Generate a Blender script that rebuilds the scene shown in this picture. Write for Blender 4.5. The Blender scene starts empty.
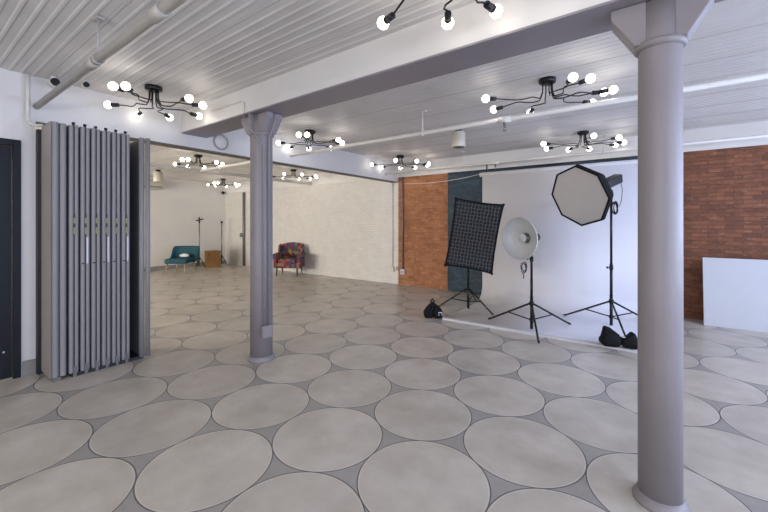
import bpy, bmesh, math, random
from mathutils import Matrix, Vector
random.seed(7)
PI = math.pi
sc = bpy.context.scene
COL = sc.collection
H = 1.5                                    # camera height in metres = survey unit
CA, SA = math.cos(math.radians(35.83)), math.sin(math.radians(35.83))

def S(X, Y, Z=0.0):
    """survey point (camera-height units, sighting axes) -> room metres"""
    return Vector(((CA*X - SA*Y)*H, (SA*X + CA*Y)*H, Z*H))

def az(deg):                               # sighting azimuth -> room angle (rad)
    return math.radians(deg + 35.83)

# ------------------------------------------------------------------ materials
def lin(c):
    return tuple((x/12.92 if x <= .04045 else ((x+.055)/1.055)**2.4) for x in [v/255 for v in c])

def newmat(name):
    m = bpy.data.materials.new(name); m.use_nodes = True
    nt = m.node_tree
    return m, nt, nt.nodes['Principled BSDF'], nt.nodes, nt.links

def N(nodes, typ, **kw):
    n = nodes.new(typ)
    for k, v in kw.items(): setattr(n, k, v)
    return n

def paint(name, rgb, rough=.5, metal=0., var=.06, scale=6., bump=.0, bscale=40., spec=.5, coat=0.):
    m, nt, b, nd, lk = newmat(name)
    c = lin(rgb)
    tc = N(nd, 'ShaderNodeTexCoord')
    nz = N(nd, 'ShaderNodeTexNoise'); nz.inputs['Scale'].default_value = scale; nz.inputs['Detail'].default_value = 4
    lk.new(tc.outputs['Object'], nz.inputs['Vector'])
    rp = N(nd, 'ShaderNodeValToRGB')
    rp.color_ramp.elements[0].position = .3; rp.color_ramp.elements[1].position = .7
    rp.color_ramp.elements[0].color = (*[x*(1-var) for x in c], 1)
    rp.color_ramp.elements[1].color = (*[min(1, x*(1+var)) for x in c], 1)
    lk.new(nz.outputs['Fac'], rp.inputs['Fac']); lk.new(rp.outputs['Color'], b.inputs['Base Color'])
    b.inputs['Roughness'].default_value = rough; b.inputs['Metallic'].default_value = metal
    b.inputs['Specular IOR Level'].default_value = spec
    b.inputs['Coat Weight'].default_value = coat
    if bump:
        n2 = N(nd, 'ShaderNodeTexNoise'); n2.inputs['Scale'].default_value = bscale; n2.inputs['Detail'].default_value = 5
        lk.new(tc.outputs['Object'], n2.inputs['Vector'])
        bp = N(nd, 'ShaderNodeBump'); bp.inputs['Strength'].default_value = bump; bp.inputs['Distance'].default_value = .01
        lk.new(n2.outputs['Fac'], bp.inputs['Height']); lk.new(bp.outputs['Normal'], b.inputs['Normal'])
    return m

def brickmat(name, c1, c2, mortar, bump=.6, rough=.8, msize=.012, spots=None, patch=.35):
    """bricks on a wall that lies in the x-z plane"""
    m, nt, b, nd, lk = newmat(name)
    g = N(nd, 'ShaderNodeNewGeometry'); sp = N(nd, 'ShaderNodeSeparateXYZ'); cb = N(nd, 'ShaderNodeCombineXYZ')
    lk.new(g.outputs['Position'], sp.inputs[0])
    wob = N(nd, 'ShaderNodeTexNoise'); wob.inputs['Scale'].default_value = 3.
    lk.new(g.outputs['Position'], wob.inputs['Vector'])
    ad = N(nd, 'ShaderNodeMath', operation='MULTIPLY_ADD'); ad.inputs[1].default_value = .02
    lk.new(wob.outputs['Fac'], ad.inputs[0]); lk.new(sp.outputs['Z'], ad.inputs[2])
    lk.new(sp.outputs['X'], cb.inputs['X']); lk.new(ad.outputs[0], cb.inputs['Y'])
    br = N(nd, 'ShaderNodeTexBrick')
    br.inputs['Color1'].default_value = (*lin(c1), 1); br.inputs['Color2'].default_value = (*lin(c2), 1)
    br.inputs['Mortar'].default_value = (*lin(mortar), 1)
    br.inputs['Scale'].default_value = 1; br.inputs['Brick Width'].default_value = .195; br.inputs['Row Height'].default_value = .062
    br.inputs['Mortar Size'].default_value = msize*.55; br.inputs['Mortar Smooth'].default_value = .4; br.inputs['Bias'].default_value = -.1
    lk.new(cb.outputs[0], br.inputs['Vector'])
    nz = N(nd, 'ShaderNodeTexNoise'); nz.inputs['Scale'].default_value = 3.5; nz.inputs['Detail'].default_value = 10; nz.inputs['Roughness'].default_value = .82
    lk.new(g.outputs['Position'], nz.inputs['Vector'])
    rp = N(nd, 'ShaderNodeValToRGB'); rp.color_ramp.elements[0].position = .36; rp.color_ramp.elements[1].position = .66
    rp.color_ramp.elements[0].color = (1-patch,)*3+(1,); rp.color_ramp.elements[1].color = (1+patch*.4,)*3+(1,)
    lk.new(nz.outputs['Fac'], rp.inputs['Fac'])
    mx = N(nd, 'ShaderNodeMix', data_type='RGBA', blend_type='MULTIPLY'); mx.inputs['Factor'].default_value = 1
    lk.new(br.outputs['Color'], mx.inputs['A']); lk.new(rp.outputs['Color'], mx.inputs['B'])
    out = mx.outputs['Result']
    if spots:
        n3 = N(nd, 'ShaderNodeTexNoise'); n3.inputs['Scale'].default_value = 13.; n3.inputs['Detail'].default_value = 6
        mp = N(nd, 'ShaderNodeMapping'); mp.inputs['Scale'].default_value = (.6, .6, 2.2)
        lk.new(g.outputs['Position'], mp.inputs['Vector']); lk.new(mp.outputs[0], n3.inputs['Vector'])
        r3 = N(nd, 'ShaderNodeValToRGB'); r3.color_ramp.elements[0].position = .60; r3.color_ramp.elements[1].position = .72
        r3.color_ramp.elements[0].color = (0, 0, 0, 1); r3.color_ramp.elements[1].color = (.8, .8, .8, 1)
        lk.new(n3.outputs['Fac'], r3.inputs['Fac'])
        m3 = N(nd, 'ShaderNodeMix', data_type='RGBA'); m3.inputs['B'].default_value = (*lin(spots), 1)
        lk.new(r3.outputs['Color'], m3.inputs['Factor']); lk.new(out, m3.inputs['A']); out = m3.outputs['Result']
    lk.new(out, b.inputs['Base Color'])
    b.inputs['Roughness'].default_value = rough
    hs = N(nd, 'ShaderNodeMath', operation='MULTIPLY_ADD'); hs.inputs[1].default_value = -1
    lk.new(br.outputs['Fac'], hs.inputs[0]); lk.new(nz.outputs['Fac'], hs.inputs[2])
    bp = N(nd, 'ShaderNodeBump'); bp.inputs['Strength'].default_value = bump; bp.inputs['Distance'].default_value = .008
    lk.new(hs.outputs[0], bp.inputs['Height']); lk.new(bp.outputs['Normal'], b.inputs['Normal'])
    return m

def floormat():
    """round concrete-look tiles in a hexagonal packing, darker infill between"""
    m, nt, b, nd, lk = newmat('round_tile_floor')
    s = .5098*H; r = .4953*s; cx, cy = -1.469*H, .786*H
    g = N(nd, 'ShaderNodeNewGeometry')
    def lattice(ox, oy):
        sub = N(nd, 'ShaderNodeVectorMath', operation='SUBTRACT'); sub.inputs[1].default_value = (cx+ox, cy+oy, 0)
        lk.new(g.outputs['Position'], sub.inputs[0])
        w = N(nd, 'ShaderNodeVectorMath', operation='WRAP')
        w.inputs[1].default_value = (s/2, s*math.sqrt(3)/2, 5); w.inputs[2].default_value = (-s/2, -s*math.sqrt(3)/2, -5)
        lk.new(sub.outputs[0], w.inputs[0])
        fl = N(nd, 'ShaderNodeVectorMath', operation='MULTIPLY'); fl.inputs[1].default_value = (1, 1, 0)
        lk.new(w.outputs[0], fl.inputs[0])
        ln = N(nd, 'ShaderNodeVectorMath', operation='LENGTH'); lk.new(fl.outputs[0], ln.inputs[0])
        idv = N(nd, 'ShaderNodeVectorMath', operation='SUBTRACT')
        lk.new(sub.outputs[0], idv.inputs[0]); lk.new(w.outputs[0], idv.inputs[1])
        ad = N(nd, 'ShaderNodeVectorMath', operation='ADD'); ad.inputs[1].default_value = (ox, oy, 0)
        lk.new(idv.outputs[0], ad.inputs[0])
        return ln.outputs['Value'], ad.outputs[0]
    d1, i1 = lattice(0, 0); d2, i2 = lattice(s/2, s*math.sqrt(3)/2)
    mn = N(nd, 'ShaderNodeMath', operation='MINIMUM'); lk.new(d1, mn.inputs[0]); lk.new(d2, mn.inputs[1])
    lt = N(nd, 'ShaderNodeMath', operation='LESS_THAN'); lk.new(d2, lt.inputs[0]); lk.new(d1, lt.inputs[1])
    im = N(nd, 'ShaderNodeMix', data_type='VECTOR'); lk.new(lt.outputs[0], im.inputs['Factor'])
    lk.new(i1, im.inputs[4]); lk.new(i2, im.inputs[5])
    sn = N(nd, 'ShaderNodeVectorMath', operation='SNAP'); sn.inputs[1].default_value = (.05, .05, 9)
    lk.new(im.outputs[1], sn.inputs[0])
    wn = N(nd, 'ShaderNodeTexWhiteNoise', noise_dimensions='2D'); lk.new(sn.outputs[0], wn.inputs['Vector'])
    # cloudy concrete inside the tiles
    nz = N(nd, 'ShaderNodeTexNoise'); nz.inputs['Scale'].default_value = 3.; nz.inputs['Detail'].default_value = 6; nz.inputs['Roughness'].default_value = .6
    lk.new(g.outputs['Position'], nz.inputs['Vector'])
    ct = N(nd, 'ShaderNodeValToRGB'); ct.color_ramp.elements[0].position = .3; ct.color_ramp.elements[1].position = .72
    ct.color_ramp.elements[0].color = (*lin((174, 165, 153)), 1); ct.color_ramp.elements[1].color = (*lin((200, 192, 181)), 1)
    lk.new(nz.outputs['Fac'], ct.inputs['Fac'])
    vr = N(nd, 'ShaderNodeMapRange'); vr.inputs['To Min'].default_value = .93; vr.inputs['To Max'].default_value = 1.07
    lk.new(wn.outputs['Value'], vr.inputs['Value'])
    ml = N(nd, 'ShaderNodeMix', data_type='RGBA', blend_type='MULTIPLY'); ml.inputs['Factor'].default_value = 1
    lk.new(ct.outputs['Color'], ml.inputs['A']); lk.new(vr.outputs[0], ml.inputs['B'])
    n2 = N(nd, 'ShaderNodeTexNoise'); n2.inputs['Scale'].default_value = 14.; n2.inputs['Detail'].default_value = 5
    lk.new(g.outputs['Position'], n2.inputs['Vector'])
    gt = N(nd, 'ShaderNodeValToRGB')
    gt.color_ramp.elements[0].color = (*lin((148, 143, 137)), 1); gt.color_ramp.elements[1].color = (*lin((166, 161, 155)), 1)
    lk.new(n2.outputs['Fac'], gt.inputs['Fac'])
    def step(edge, soft, below, above):
        mr = N(nd, 'ShaderNodeMapRange', interpolation_type='SMOOTHSTEP')
        mr.inputs['From Min'].default_value = edge-soft; mr.inputs['From Max'].default_value = edge+soft
        mr.inputs['To Min'].default_value = below; mr.inputs['To Max'].default_value = above
        lk.new(mn.outputs[0], mr.inputs['Value']); return mr.outputs[0]
    # pale rim, then dark joint, then infill
    rimi = step(r-.008, .004, 0, .35); rim = N(nd, 'ShaderNodeMix', data_type='RGBA'); lk.new(rimi, rim.inputs['Factor'])
    lk.new(ml.outputs['Result'], rim.inputs['A']); rim.inputs['B'].default_value = (*lin((226, 221, 213)), 1)
    inf = N(nd, 'ShaderNodeMix', data_type='RGBA'); lk.new(step(r+.002, .002, 0, 1), inf.inputs['Factor'])
    lk.new(rim.outputs['Result'], inf.inputs['A']); lk.new(gt.outputs['Color'], inf.inputs['B'])
    ab = N(nd, 'ShaderNodeMath', operation='SUBTRACT'); ab.inputs[1].default_value = r+.0025; lk.new(mn.outputs[0], ab.inputs[0])
    ab2 = N(nd, 'ShaderNodeMath', operation='ABSOLUTE'); lk.new(ab.outputs[0], ab2.inputs[0])
    jl = N(nd, 'ShaderNodeMapRange', interpolation_type='SMOOTHSTEP'); jl.inputs['From Min'].default_value = .0022; jl.inputs['From Max'].default_value = .0055
    jl.inputs['To Min'].default_value = .8; jl.inputs['To Max'].default_value = 0
    lk.new(ab2.outputs[0], jl.inputs['Value'])
    jn = N(nd, 'ShaderNodeMix', data_type='RGBA'); lk.new(jl.outputs[0], jn.inputs['Factor'])
    lk.new(inf.outputs['Result'], jn.inputs['A']); jn.inputs['B'].default_value = (*lin((52, 49, 48)), 1)
    lk.new(jn.outputs['Result'], b.inputs['Base Color'])
    rr = N(nd, 'ShaderNodeMapRange'); rr.inputs['To Min'].default_value = .26; rr.inputs['To Max'].default_value = .42
    lk.new(nz.outputs['Fac'], rr.inputs['Value']); lk.new(rr.outputs[0], b.inputs['Roughness'])
    b.inputs['Specular IOR Level'].default_value = .4
    bp = N(nd, 'ShaderNodeBump'); bp.inputs['Strength'].default_value = .25; bp.inputs['Distance'].default_value = .002; bp.invert = True
    lk.new(jl.outputs[0], bp.inputs['Height']); lk.new(bp.outputs['Normal'], b.inputs['Normal'])
    return m

def patchwork():
    m, nt, b, nd, lk = newmat('patchwork_fabric')
    tc = N(nd, 'ShaderNodeTexCoord')
    vo = N(nd, 'ShaderNodeTexVoronoi', distance='CHEBYCHEV'); vo.inputs['Scale'].default_value = 10; vo.inputs['Randomness'].default_value = .7
    lk.new(tc.outputs['Object'], vo.inputs['Vector'])
    sp = N(nd, 'ShaderNodeSeparateColor'); lk.new(vo.outputs['Color'], sp.inputs[0])
    rp = N(nd, 'ShaderNodeValToRGB'); rp.color_ramp.interpolation = 'CONSTANT'
    cols = [(122, 40, 50), (54, 66, 88), (140, 88, 52), (112, 44, 62), (112, 106, 100), (136, 112, 56), (58, 80, 92), (130, 52, 44), (82, 58, 80), (128, 44, 52)]
    el = rp.color_ramp.elements
    while len(el) < len(cols): el.new(.5)
    for i, c in enumerate(cols): el[i].position = i/len(cols); el[i].color = (*lin(c), 1)
    lk.new(sp.outputs[0], rp.inputs['Fac'])
    n2 = N(nd, 'ShaderNodeTexNoise'); n2.inputs['Scale'].default_value = 45
    lk.new(tc.outputs['Object'], n2.inputs['Vector'])
    mx = N(nd, 'ShaderNodeMix', data_type='RGBA', blend_type='OVERLAY'); mx.inputs['Factor'].default_value = .6
    lk.new(rp.outputs['Color'], mx.inputs['A']); lk.new(n2.outputs['Color'], mx.inputs['B'])
    lk.new(mx.outputs['Result'], b.inputs['Base Color']); b.inputs['Roughness'].default_value = .85
    return m

def canvasmat():
    m, nt, b, nd, lk = newmat('teal_painted_canvas')
    g = N(nd, 'ShaderNodeNewGeometry')
    mp = N(nd, 'ShaderNodeMapping'); mp.inputs['Scale'].default_value = (1.2, 1, 2.6); mp.inputs['Rotation'].default_value = (0, .35, 0)
    nz = N(nd, 'ShaderNodeTexNoise'); nz.inputs['Scale'].default_value = 2.6; nz.inputs['Detail'].default_value = 9; nz.inputs['Roughness'].default_value = .68; nz.inputs['Distortion'].default_value = 1.2
    lk.new(g.outputs['Position'], mp.inputs['Vector']); lk.new(mp.outputs[0], nz.inputs['Vector'])
    rp = N(nd, 'ShaderNodeValToRGB'); el = rp.color_ramp.elements
    el[0].position = .3; el[0].color = (*lin((36, 48, 60)), 1); el[1].position = .72; el[1].color = (*lin((74, 92, 104)), 1)
    e = el.new(.52); e.color = (*lin((50, 66, 78)), 1)
    lk.new(nz.outputs['Fac'], rp.inputs['Fac']); lk.new(rp.outputs['Color'], b.inputs['Base Color'])
    b.inputs['Roughness'].default_value = .8
    return m

def emitmat(name, rgb, strength):
    m, nt, b, nd, lk = newmat(name)
    b.inputs['Base Color'].default_value = (.9, .9, .88, 1)
    b.inputs['Emission Color'].default_value = (*lin(rgb), 1); b.inputs['Emission Strength'].default_value = strength
    return m

def glassmat():
    m, nt, b, nd, lk = newmat('window_glass')
    out = nd['Material Output']; nd.remove(b)
    t = N(nd, 'ShaderNodeBsdfTransparent'); gl = N(nd, 'ShaderNodeBsdfGlossy'); gl.inputs['Roughness'].default_value = .02
    mx = N(nd, 'ShaderNodeMixShader'); mx.inputs[0].default_value = .06
    lk.new(t.outputs[0], mx.inputs[1]); lk.new(gl.outputs[0], mx.inputs[2]); lk.new(mx.outputs[0], out.inputs[0])
    return m

M = dict(
    floor=floormat(),
    wall=paint('white_wall_paint', (212, 210, 208), .55, var=.03, scale=1.5, bump=.15, bscale=30),
    farwall=paint('far_wall_paint', (222, 218, 210), .6, var=.03, scale=1.5),
    ceil=paint('ceiling_board_paint', (206, 203, 200), .5, var=.06, scale=2.5, bump=.1, bscale=25),
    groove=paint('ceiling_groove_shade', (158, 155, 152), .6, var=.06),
    beam=paint('beam_white_paint', (214, 211, 208), .42, var=.04, scale=2),
    lav=paint('lavender_grey_paint', (134, 128, 131), .48, var=.05, scale=3, bump=.25, bscale=18),
    soffit=paint('beam_underside_grey', (134, 128, 133), .42, var=.04, scale=2),  # grey tone for the face under the beam
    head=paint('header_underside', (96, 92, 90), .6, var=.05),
    wbrick=brickmat('white_painted_brick', (216, 212, 204), (210, 206, 199), (204, 200, 193), bump=.4, rough=.6, patch=.1),
    obrick=brickmat('orange_brown_brick', (176, 120, 82), (150, 96, 62), (162, 112, 78), bump=.7, spots=(190, 150, 116)),
    rbrick=brickmat('red_brown_brick', (142, 90, 62), (104, 63, 46), (120, 80, 60), bump=.9, spots=(156, 120, 98), patch=.45),
    base=paint('grey_baseboard', (138, 134, 130), .5),
    door=paint('navy_black_door', (14, 18, 25), .5, var=.1, spec=.25),
    pipe=paint('white_pipe_paint', (214, 211, 206), .35, var=.05),
    pipeg=paint('grey_pipe_paint', (166, 162, 156), .4, var=.06),
    conduit=paint('grey_conduit', (108, 106, 106), .4, metal=.2),
    black=paint('black_metal', (20, 20, 22), .38, var=.1, metal=.3),
    blackp=paint('black_plastic', (26, 26, 29), .5, var=.1),
    bfab=paint('black_nylon', (13, 14, 17), .8, var=.25, scale=25, bump=.3, bscale=60, spec=.25),
    bulb=emitmat('glowing_bulb', (255, 246, 234), 8),
    leaf=paint('grey_partition_vinyl', (136, 134, 136), .5, var=.04, scale=3, spec=.35),
    leafside=paint('beige_grey_panel_face', (150, 144, 138), .5, var=.04),
    leafd=paint('grey_panel_face', (112, 112, 114), .55, var=.05),
    sticker=paint('yellow_sticker', (138, 136, 84), .5),
    silver=paint('pale_tape', (196, 196, 200), .3),
    paper=paint('seamless_white_paper', (208, 206, 211), .5, var=.02, scale=1),
    tube=paint('roller_tube', (196, 194, 198), .5),
    canvas=canvasmat(),
    foam=paint('white_foam_board', (190, 192, 199), .45, var=.015),
    gridm=paint('grid_fabric', (80, 80, 84), .8, var=.2, scale=20),
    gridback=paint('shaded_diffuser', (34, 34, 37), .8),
    diff=paint('octa_diffuser', (186, 181, 178), .6, var=.03),
    dish=paint('white_dish', (182, 184, 186), .35, var=.02),
    dishin=paint('white_dish_inside', (210, 213, 216), .4, var=.03),
    teal=paint('teal_velvet', (8, 68, 82), .75, var=.25, scale=14, bump=.3),
    patch=patchwork(),
    wood=paint('pale_wood', (172, 132, 84), .45, var=.15, scale=9),
    dwood=paint('dark_wood', (58, 40, 30), .4),
    crate=paint('brown_plywood', (156, 112, 54), .6, var=.15, scale=9),
    cushion=paint('white_cushion', (206, 206, 204), .8),
    beige=paint('beige_plastic', (200, 194, 178), .45),
    grille=paint('speaker_grille', (104, 102, 98), .5, bump=.3, bscale=200),
    steel=paint('brushed_steel', (120, 120, 122), .35, metal=.8),
    glass=glassmat(),
)

# ------------------------------------------------------------------ mesh builder
class MB:
    def __init__(s): s.v = []; s.f = []; s.mi = []; s.sm = []
    def add(s, vs, fs, mi=0, smooth=False, T=None):
        o = len(s.v)
        s.v += [(T @ Vector(p)) if T is not None else Vector(p) for p in vs]
        for f in fs: s.f.append([o+i for i in f]); s.mi.append(mi); s.sm.append(smooth)
        return s
    def box(s, x0, x1, y0, y1, z0, z1, mi=0, T=None):
        vs = [(x, y, z) for x in (x0, x1) for y in (y0, y1) for z in (z0, z1)]
        return s.add(vs, [(0,1,3,2),(4,6,7,5),(0,4,5,1),(2,3,7,6),(0,2,6,4),(1,5,7,3)], mi, False, T)
    def tube(s, path, r, n=10, mi=0, T=None, caps=True):
        P = [Vector(p) for p in path]; rs = r if isinstance(r, (list, tuple)) else [r]*len(P)
        vs = []; up = None
        for i, p in enumerate(P):
            d = (P[min(i+1, len(P)-1)] - P[max(i-1, 0)]).normalized()
            if up is None:
                up = Vector((0, 0, 1)) if abs(d.z) < .9 else Vector((1, 0, 0))
            a = (up - d*up.dot(d)).normalized(); up = a; b = d.cross(a)
            for k in range(n):
                t = 2*PI*k/n; vs.append(p + (a*math.cos(t) + b*math.sin(t))*rs[i])
        fs = [(i*n+k, i*n+(k+1) % n, (i+1)*n+(k+1) % n, (i+1)*n+k) for i in range(len(P)-1) for k in range(n)]
        s.add(vs, fs, mi, True, T)
        if caps:
            o = len(s.v)-len(vs)
            s.f.append([o+k for k in range(n)][::-1]); s.mi.append(mi); s.sm.append(False)
            s.f.append([o+(len(P)-1)*n+k for k in range(n)]); s.mi.append(mi); s.sm.append(False)
        return s
    def lathe(s, prof, n=32, mi=0, T=None, smooth=True):
        """profile of (radius, z) about z"""
        vs = [(r*math.cos(2*PI*k/n), r*math.sin(2*PI*k/n), z) for r, z in prof for k in range(n)]
        fs = [(i*n+k, i*n+(k+1) % n, (i+1)*n+(k+1) % n, (i+1)*n+k) for i in range(len(prof)-1) for k in range(n)]
        return s.add(vs, fs, mi, smooth, T)
    def cyl(s, x, y, z0, z1, r, n=24, mi=0, T=None):
        return s.tube([(x, y, z0), (x, y, z1)], r, n, mi, T)
    def ball(s, c, r, n=16, m=10, mi=0, T=None, sq=(1, 1, 1)):
        vs = [(c[0]+r*sq[0]*math.sin(PI*i/m)*math.cos(2*PI*k/n), c[1]+r*sq[1]*math.sin(PI*i/m)*math.sin(2*PI*k/n), c[2]+r*sq[2]*math.cos(PI*i/m)) for i in range(m+1) for k in range(n)]
        fs = [(i*n+k, (i+1)*n+k, (i+1)*n+(k+1) % n, i*n+(k+1) % n) for i in range(m) for k in range(n)]
        return s.add(vs, fs, mi, True, T)
    def prism(s, poly, a, b, axis='z', mi=0, T=None, smooth=False):
        """polygon extruded along an axis: z -> (x,y) poly, x -> (y,z) poly, y -> (x,z) poly"""
        def pt(u, w, t): return {'z': (u, w, t), 'x': (t, u, w), 'y': (u, t, w)}[axis]
        n = len(poly)
        vs = [pt(*p, a) for p in poly] + [pt(*p, b) for p in poly]
        s.add(vs, [(i, (i+1) % n, n+(i+1) % n, n+i) for i in range(n)], mi, smooth, T)
        o = len(s.v)-2*n
        s.f.append([o+i for i in range(n)][::-1]); s.mi.append(mi); s.sm.append(False)
        s.f.append([o+n+i for i in range(n)]); s.mi.append(mi); s.sm.append(False)
        return s
    def build(s, name, mats, parent=None, bevel=0., seg=2, weld=False, sub=0, loc=None):
        me = bpy.data.meshes.new(name)
        me.from_pydata([tuple(v) for v in s.v], [], s.f)
        for m in (mats if isinstance(mats, (list, tuple)) else [mats]): me.materials.append(m)
        me.polygons.foreach_set('material_index', s.mi); me.polygons.foreach_set('use_smooth', s.sm)
        bm = bmesh.new(); bm.from_mesh(me)
        if weld or any(s.sm): bmesh.ops.remove_doubles(bm, verts=bm.verts, dist=1e-5)
        bmesh.ops.recalc_face_normals(bm, faces=bm.faces); bm.to_mesh(me); bm.free()
        o = bpy.data.objects.new(name, me); COL.objects.link(o)
        if parent is not None: o.parent = parent
        if loc is not None: o.location = loc
        if bevel:
            b = o.modifiers.new('edge', 'BEVEL'); b.width = bevel; b.segments = seg; b.limit_method = 'ANGLE'; b.angle_limit = math.radians(40)
        if sub:
            b = o.modifiers.new('round', 'SUBSURF'); b.levels = sub; b.render_levels = sub
        return o

def tag(o, label, cat, group=None, kind=None):
    o['label'] = label; o['category'] = cat
    if group: o['group'] = group
    if kind: o['kind'] = kind
    return o

def thing(name, label, cat, loc=(0, 0, 0), rz=0, group=None, mat=None):
    o = bpy.data.objects.new(name, None); COL.objects.link(o)
    o.empty_display_size = .1
    if mat is not None: o.matrix_world = mat
    else: o.location = loc; o.rotation_euler = (0, 0, rz)
    return tag(o, label, cat, group)

def struct(name, mb, mats, label=None, **kw):
    o = mb.build(name, mats, **kw); o['kind'] = 'structure'
    o['label'] = label; o['category'] = name.split('_')[0]
    return o

def copy_tree(o, parent=None):
    c = o.copy(); COL.objects.link(c)
    if parent is not None: c.parent = parent
    for ch in list(o.children): copy_tree(ch, c)
    return c

def facing(pos, azdeg, tilt=0, roll=0):
    """frame whose local -y points along the sighting azimuth, local z up"""
    a = az(azdeg)
    return Matrix.Translation(pos) @ Matrix.Rotation(a + PI/2, 4, 'Z') @ Matrix.Rotation(math.radians(tilt), 4, 'X') @ Matrix.Rotation(math.radians(roll), 4, 'Y')

# ------------------------------------------------------------------ room shell
ZC = 2.97                                   # ceiling
XW, XF, XR = -4.95, -12.68, 3.9             # partition wall, far wall, window wall
YB, YR = 7.425, -3.75                       # brick wall, rear wall
ZB = 2.63                                   # top of brick
struct('floor', MB().box(XF-.2, XR+.2, YR-.2, YB+.2, -.12, 0), M['floor'], 'polished grey floor of large round tiles')

# ceiling: beaded boards running along x
def ceiling():
    mb = MB(); per = .081; prof = []
    y = YR-.15; k = 0
    while y < YB+.15:
        d = .006 if k % 7 == 3 else .0
        prof += [(y, ZC), (y+per*.60, ZC), (y+per*.68, ZC-.0035+d), (y+per*.76, ZC-.005+d), (y+per*.86, ZC-.005+d), (y+per*.94, ZC-.0035+d)]
        y += per; k += 1
    n = len(prof); x0, x1 = XF-.15, XR+.15
    vs = [(x0, a, b) for a, b in prof] + [(x1, a, b) for a, b in prof]
    for i in range(n-1):
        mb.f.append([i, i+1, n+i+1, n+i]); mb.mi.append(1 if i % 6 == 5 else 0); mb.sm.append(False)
    mb.v += [Vector(p) for p in vs]
    mb.box(x0, x1, YR-.15, YB+.15, ZC+.02, ZC+.1)
    return mb
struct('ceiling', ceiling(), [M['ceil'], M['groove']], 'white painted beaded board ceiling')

# brick wall, in painted and bare stretches
def yplane(x0, x1, z0, z1): return MB().box(x0, x1, YB, YB+.2, z0, z1)
struct('wall_back_painted', yplane(XF, XW+.0, 0, ZC), M['wbrick'], 'white painted brick wall')
struct('wall_back_orange', yplane(XW, -3.3, 0, ZB), M['obrick'], 'bare orange-brown brick wall beside white painted brick')
struct('wall_back_red', yplane(-3.3, XR, 0, ZB), M['rbrick'], 'bare red-brown brick wall behind white board')
struct('trim_1', MB().box(XF, XR, YB-.03, YB+.2, ZB, ZC+.01), M['beam'], 'white band along top of brick wall')
struct('wall_far', MB().box(XF-.2, XF, YR, YB+.2, 0, ZC+.01), M['farwall'], 'plain white end wall behind teal chair')
struct('baseboard_far', MB().box(XF, XF+.025, YR, YB, 0, .13), M['base'], 'grey baseboard under plain white end wall')

HZ = 2.51                                   # header underside
wl = MB().box(XW-.18, XW, YR, -.30, 0, ZC+.01).box(XW-.18, XW, .78, .885, 0, ZC+.01).box(XW-.18, XW, -.30, .78, 2.31, ZC+.01)
struct('wall_left', wl, M['wall'], 'white wall between dark door and folding partition')
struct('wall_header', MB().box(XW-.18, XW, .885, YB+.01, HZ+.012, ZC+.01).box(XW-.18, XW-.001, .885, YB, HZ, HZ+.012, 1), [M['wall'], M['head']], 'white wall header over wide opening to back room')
struct('baseboard_left', MB().box(XW, XW+.02, .79, .885, 0, .15), M['base'], 'grey baseboard beside dark door', bevel=.003)

# dark panelled door in the partition wall
d = thing('door_1', 'navy-black panelled door at end of white wall', 'door', (XW, -.30, 0)); d['kind'] = 'structure'
MB().box(-.16, .015, 0, .055, 0, 2.31).box(-.16, .015, 1.025, 1.08, 0, 2.31).box(-.16, .015, .055, 1.025, 2.25, 2.31).build('door_frame', M['door'], d, bevel=.004)
lf = MB().box(-.06, -.02, .06, 1.02, .01, 2.245)
for z0, z1 in ((.15, .95), (1.1, 2.1)):
    for y0, y1 in ((.16, .49), (.59, .92)):
        lf.box(-.02, -.008, y0, y0+.03, z0, z1).box(-.02, -.008, y1-.03, y1, z0, z1).box(-.02, -.008, y0, y1, z0, z0+.03).box(-.02, -.008, y0, y1, z1-.03, z1)
lf.build('door_leaf', M['door'], d, bevel=.003)
MB().ball((-.018, .965, .27), .009, 10, 6).build('door_bolt', M['silver'], d)

# walls that carry the daylight windows (beside the camera; those behind it are added for fill)
def window_wall(name, fixed, axis, a0, a1, openings, label):
    mb = MB(); cur = a0
    def bx(u0, u1, z0, z1):
        if axis == 'x': mb.box(fixed, fixed+.2, u0, u1, z0, z1)
        else: mb.box(u0, u1, fixed-.2, fixed, z0, z1)
    for o0, o1, z0, z1 in openings:
        bx(cur, o0, 0, ZC+.01); bx(o0, o1, 0, z0); bx(o0, o1, z1, ZC+.01); cur = o1
    bx(cur, a1, 0, ZC+.01)
    struct(name, mb, M['wall'], label)
window_wall('wall_right', XR, 'x', YR, YB+.2, [(-1.2, .9, .8, 2.5), (1.9, 4.0, .8, 2.5), (4.7, 6.8, .8, 2.5)], 'white wall with tall windows')
window_wall('wall_rear', YR, 'y', XF-.2, XR+.2, [(-12.1, -9.9, .8, 2.5), (-9.5, -7.3, .8, 2.5), (-3.6, -1.4, .8, 2.5), (-.6, 1.6, .8, 2.5)], 'white rear wall with windows added for fill light')
def window(n, T, w, h, label):
    r = thing('window_%d' % n, label, 'window', mat=T); r['kind'] = 'structure'
    MB().box(0, w, 0, .06, 0, .06).box(0, w, 0, .06, h-.06, h).box(0, .06, 0, .06, 0, h).box(w-.06, w, 0, .06, 0, h).box(w/2-.025, w/2+.025, 0, .06, 0, h).build('window_frame', M['pipe'], r)
    MB().box(.05, w-.05, .025, .031, .05, h-.05).build('pane', M['glass'], r)
for i, (o0) in enumerate((-1.2, 1.9, 4.7)):
    window(i+1, Matrix.Translation((XR+.12, o0, .8)) @ Matrix.Rotation(PI/2, 4, 'Z'), 2.1, 1.7, 'unseen white framed window added for fill light')
for i, o0 in enumerate((-3.6, -.6, -12.1, -9.5)):  # rear windows are added so the fill lamps can shine in
    window(i+4, Matrix.Translation((o0, YR-.16, .8)), 2.2, 1.7, 'unseen white framed window added for fill light')

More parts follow.
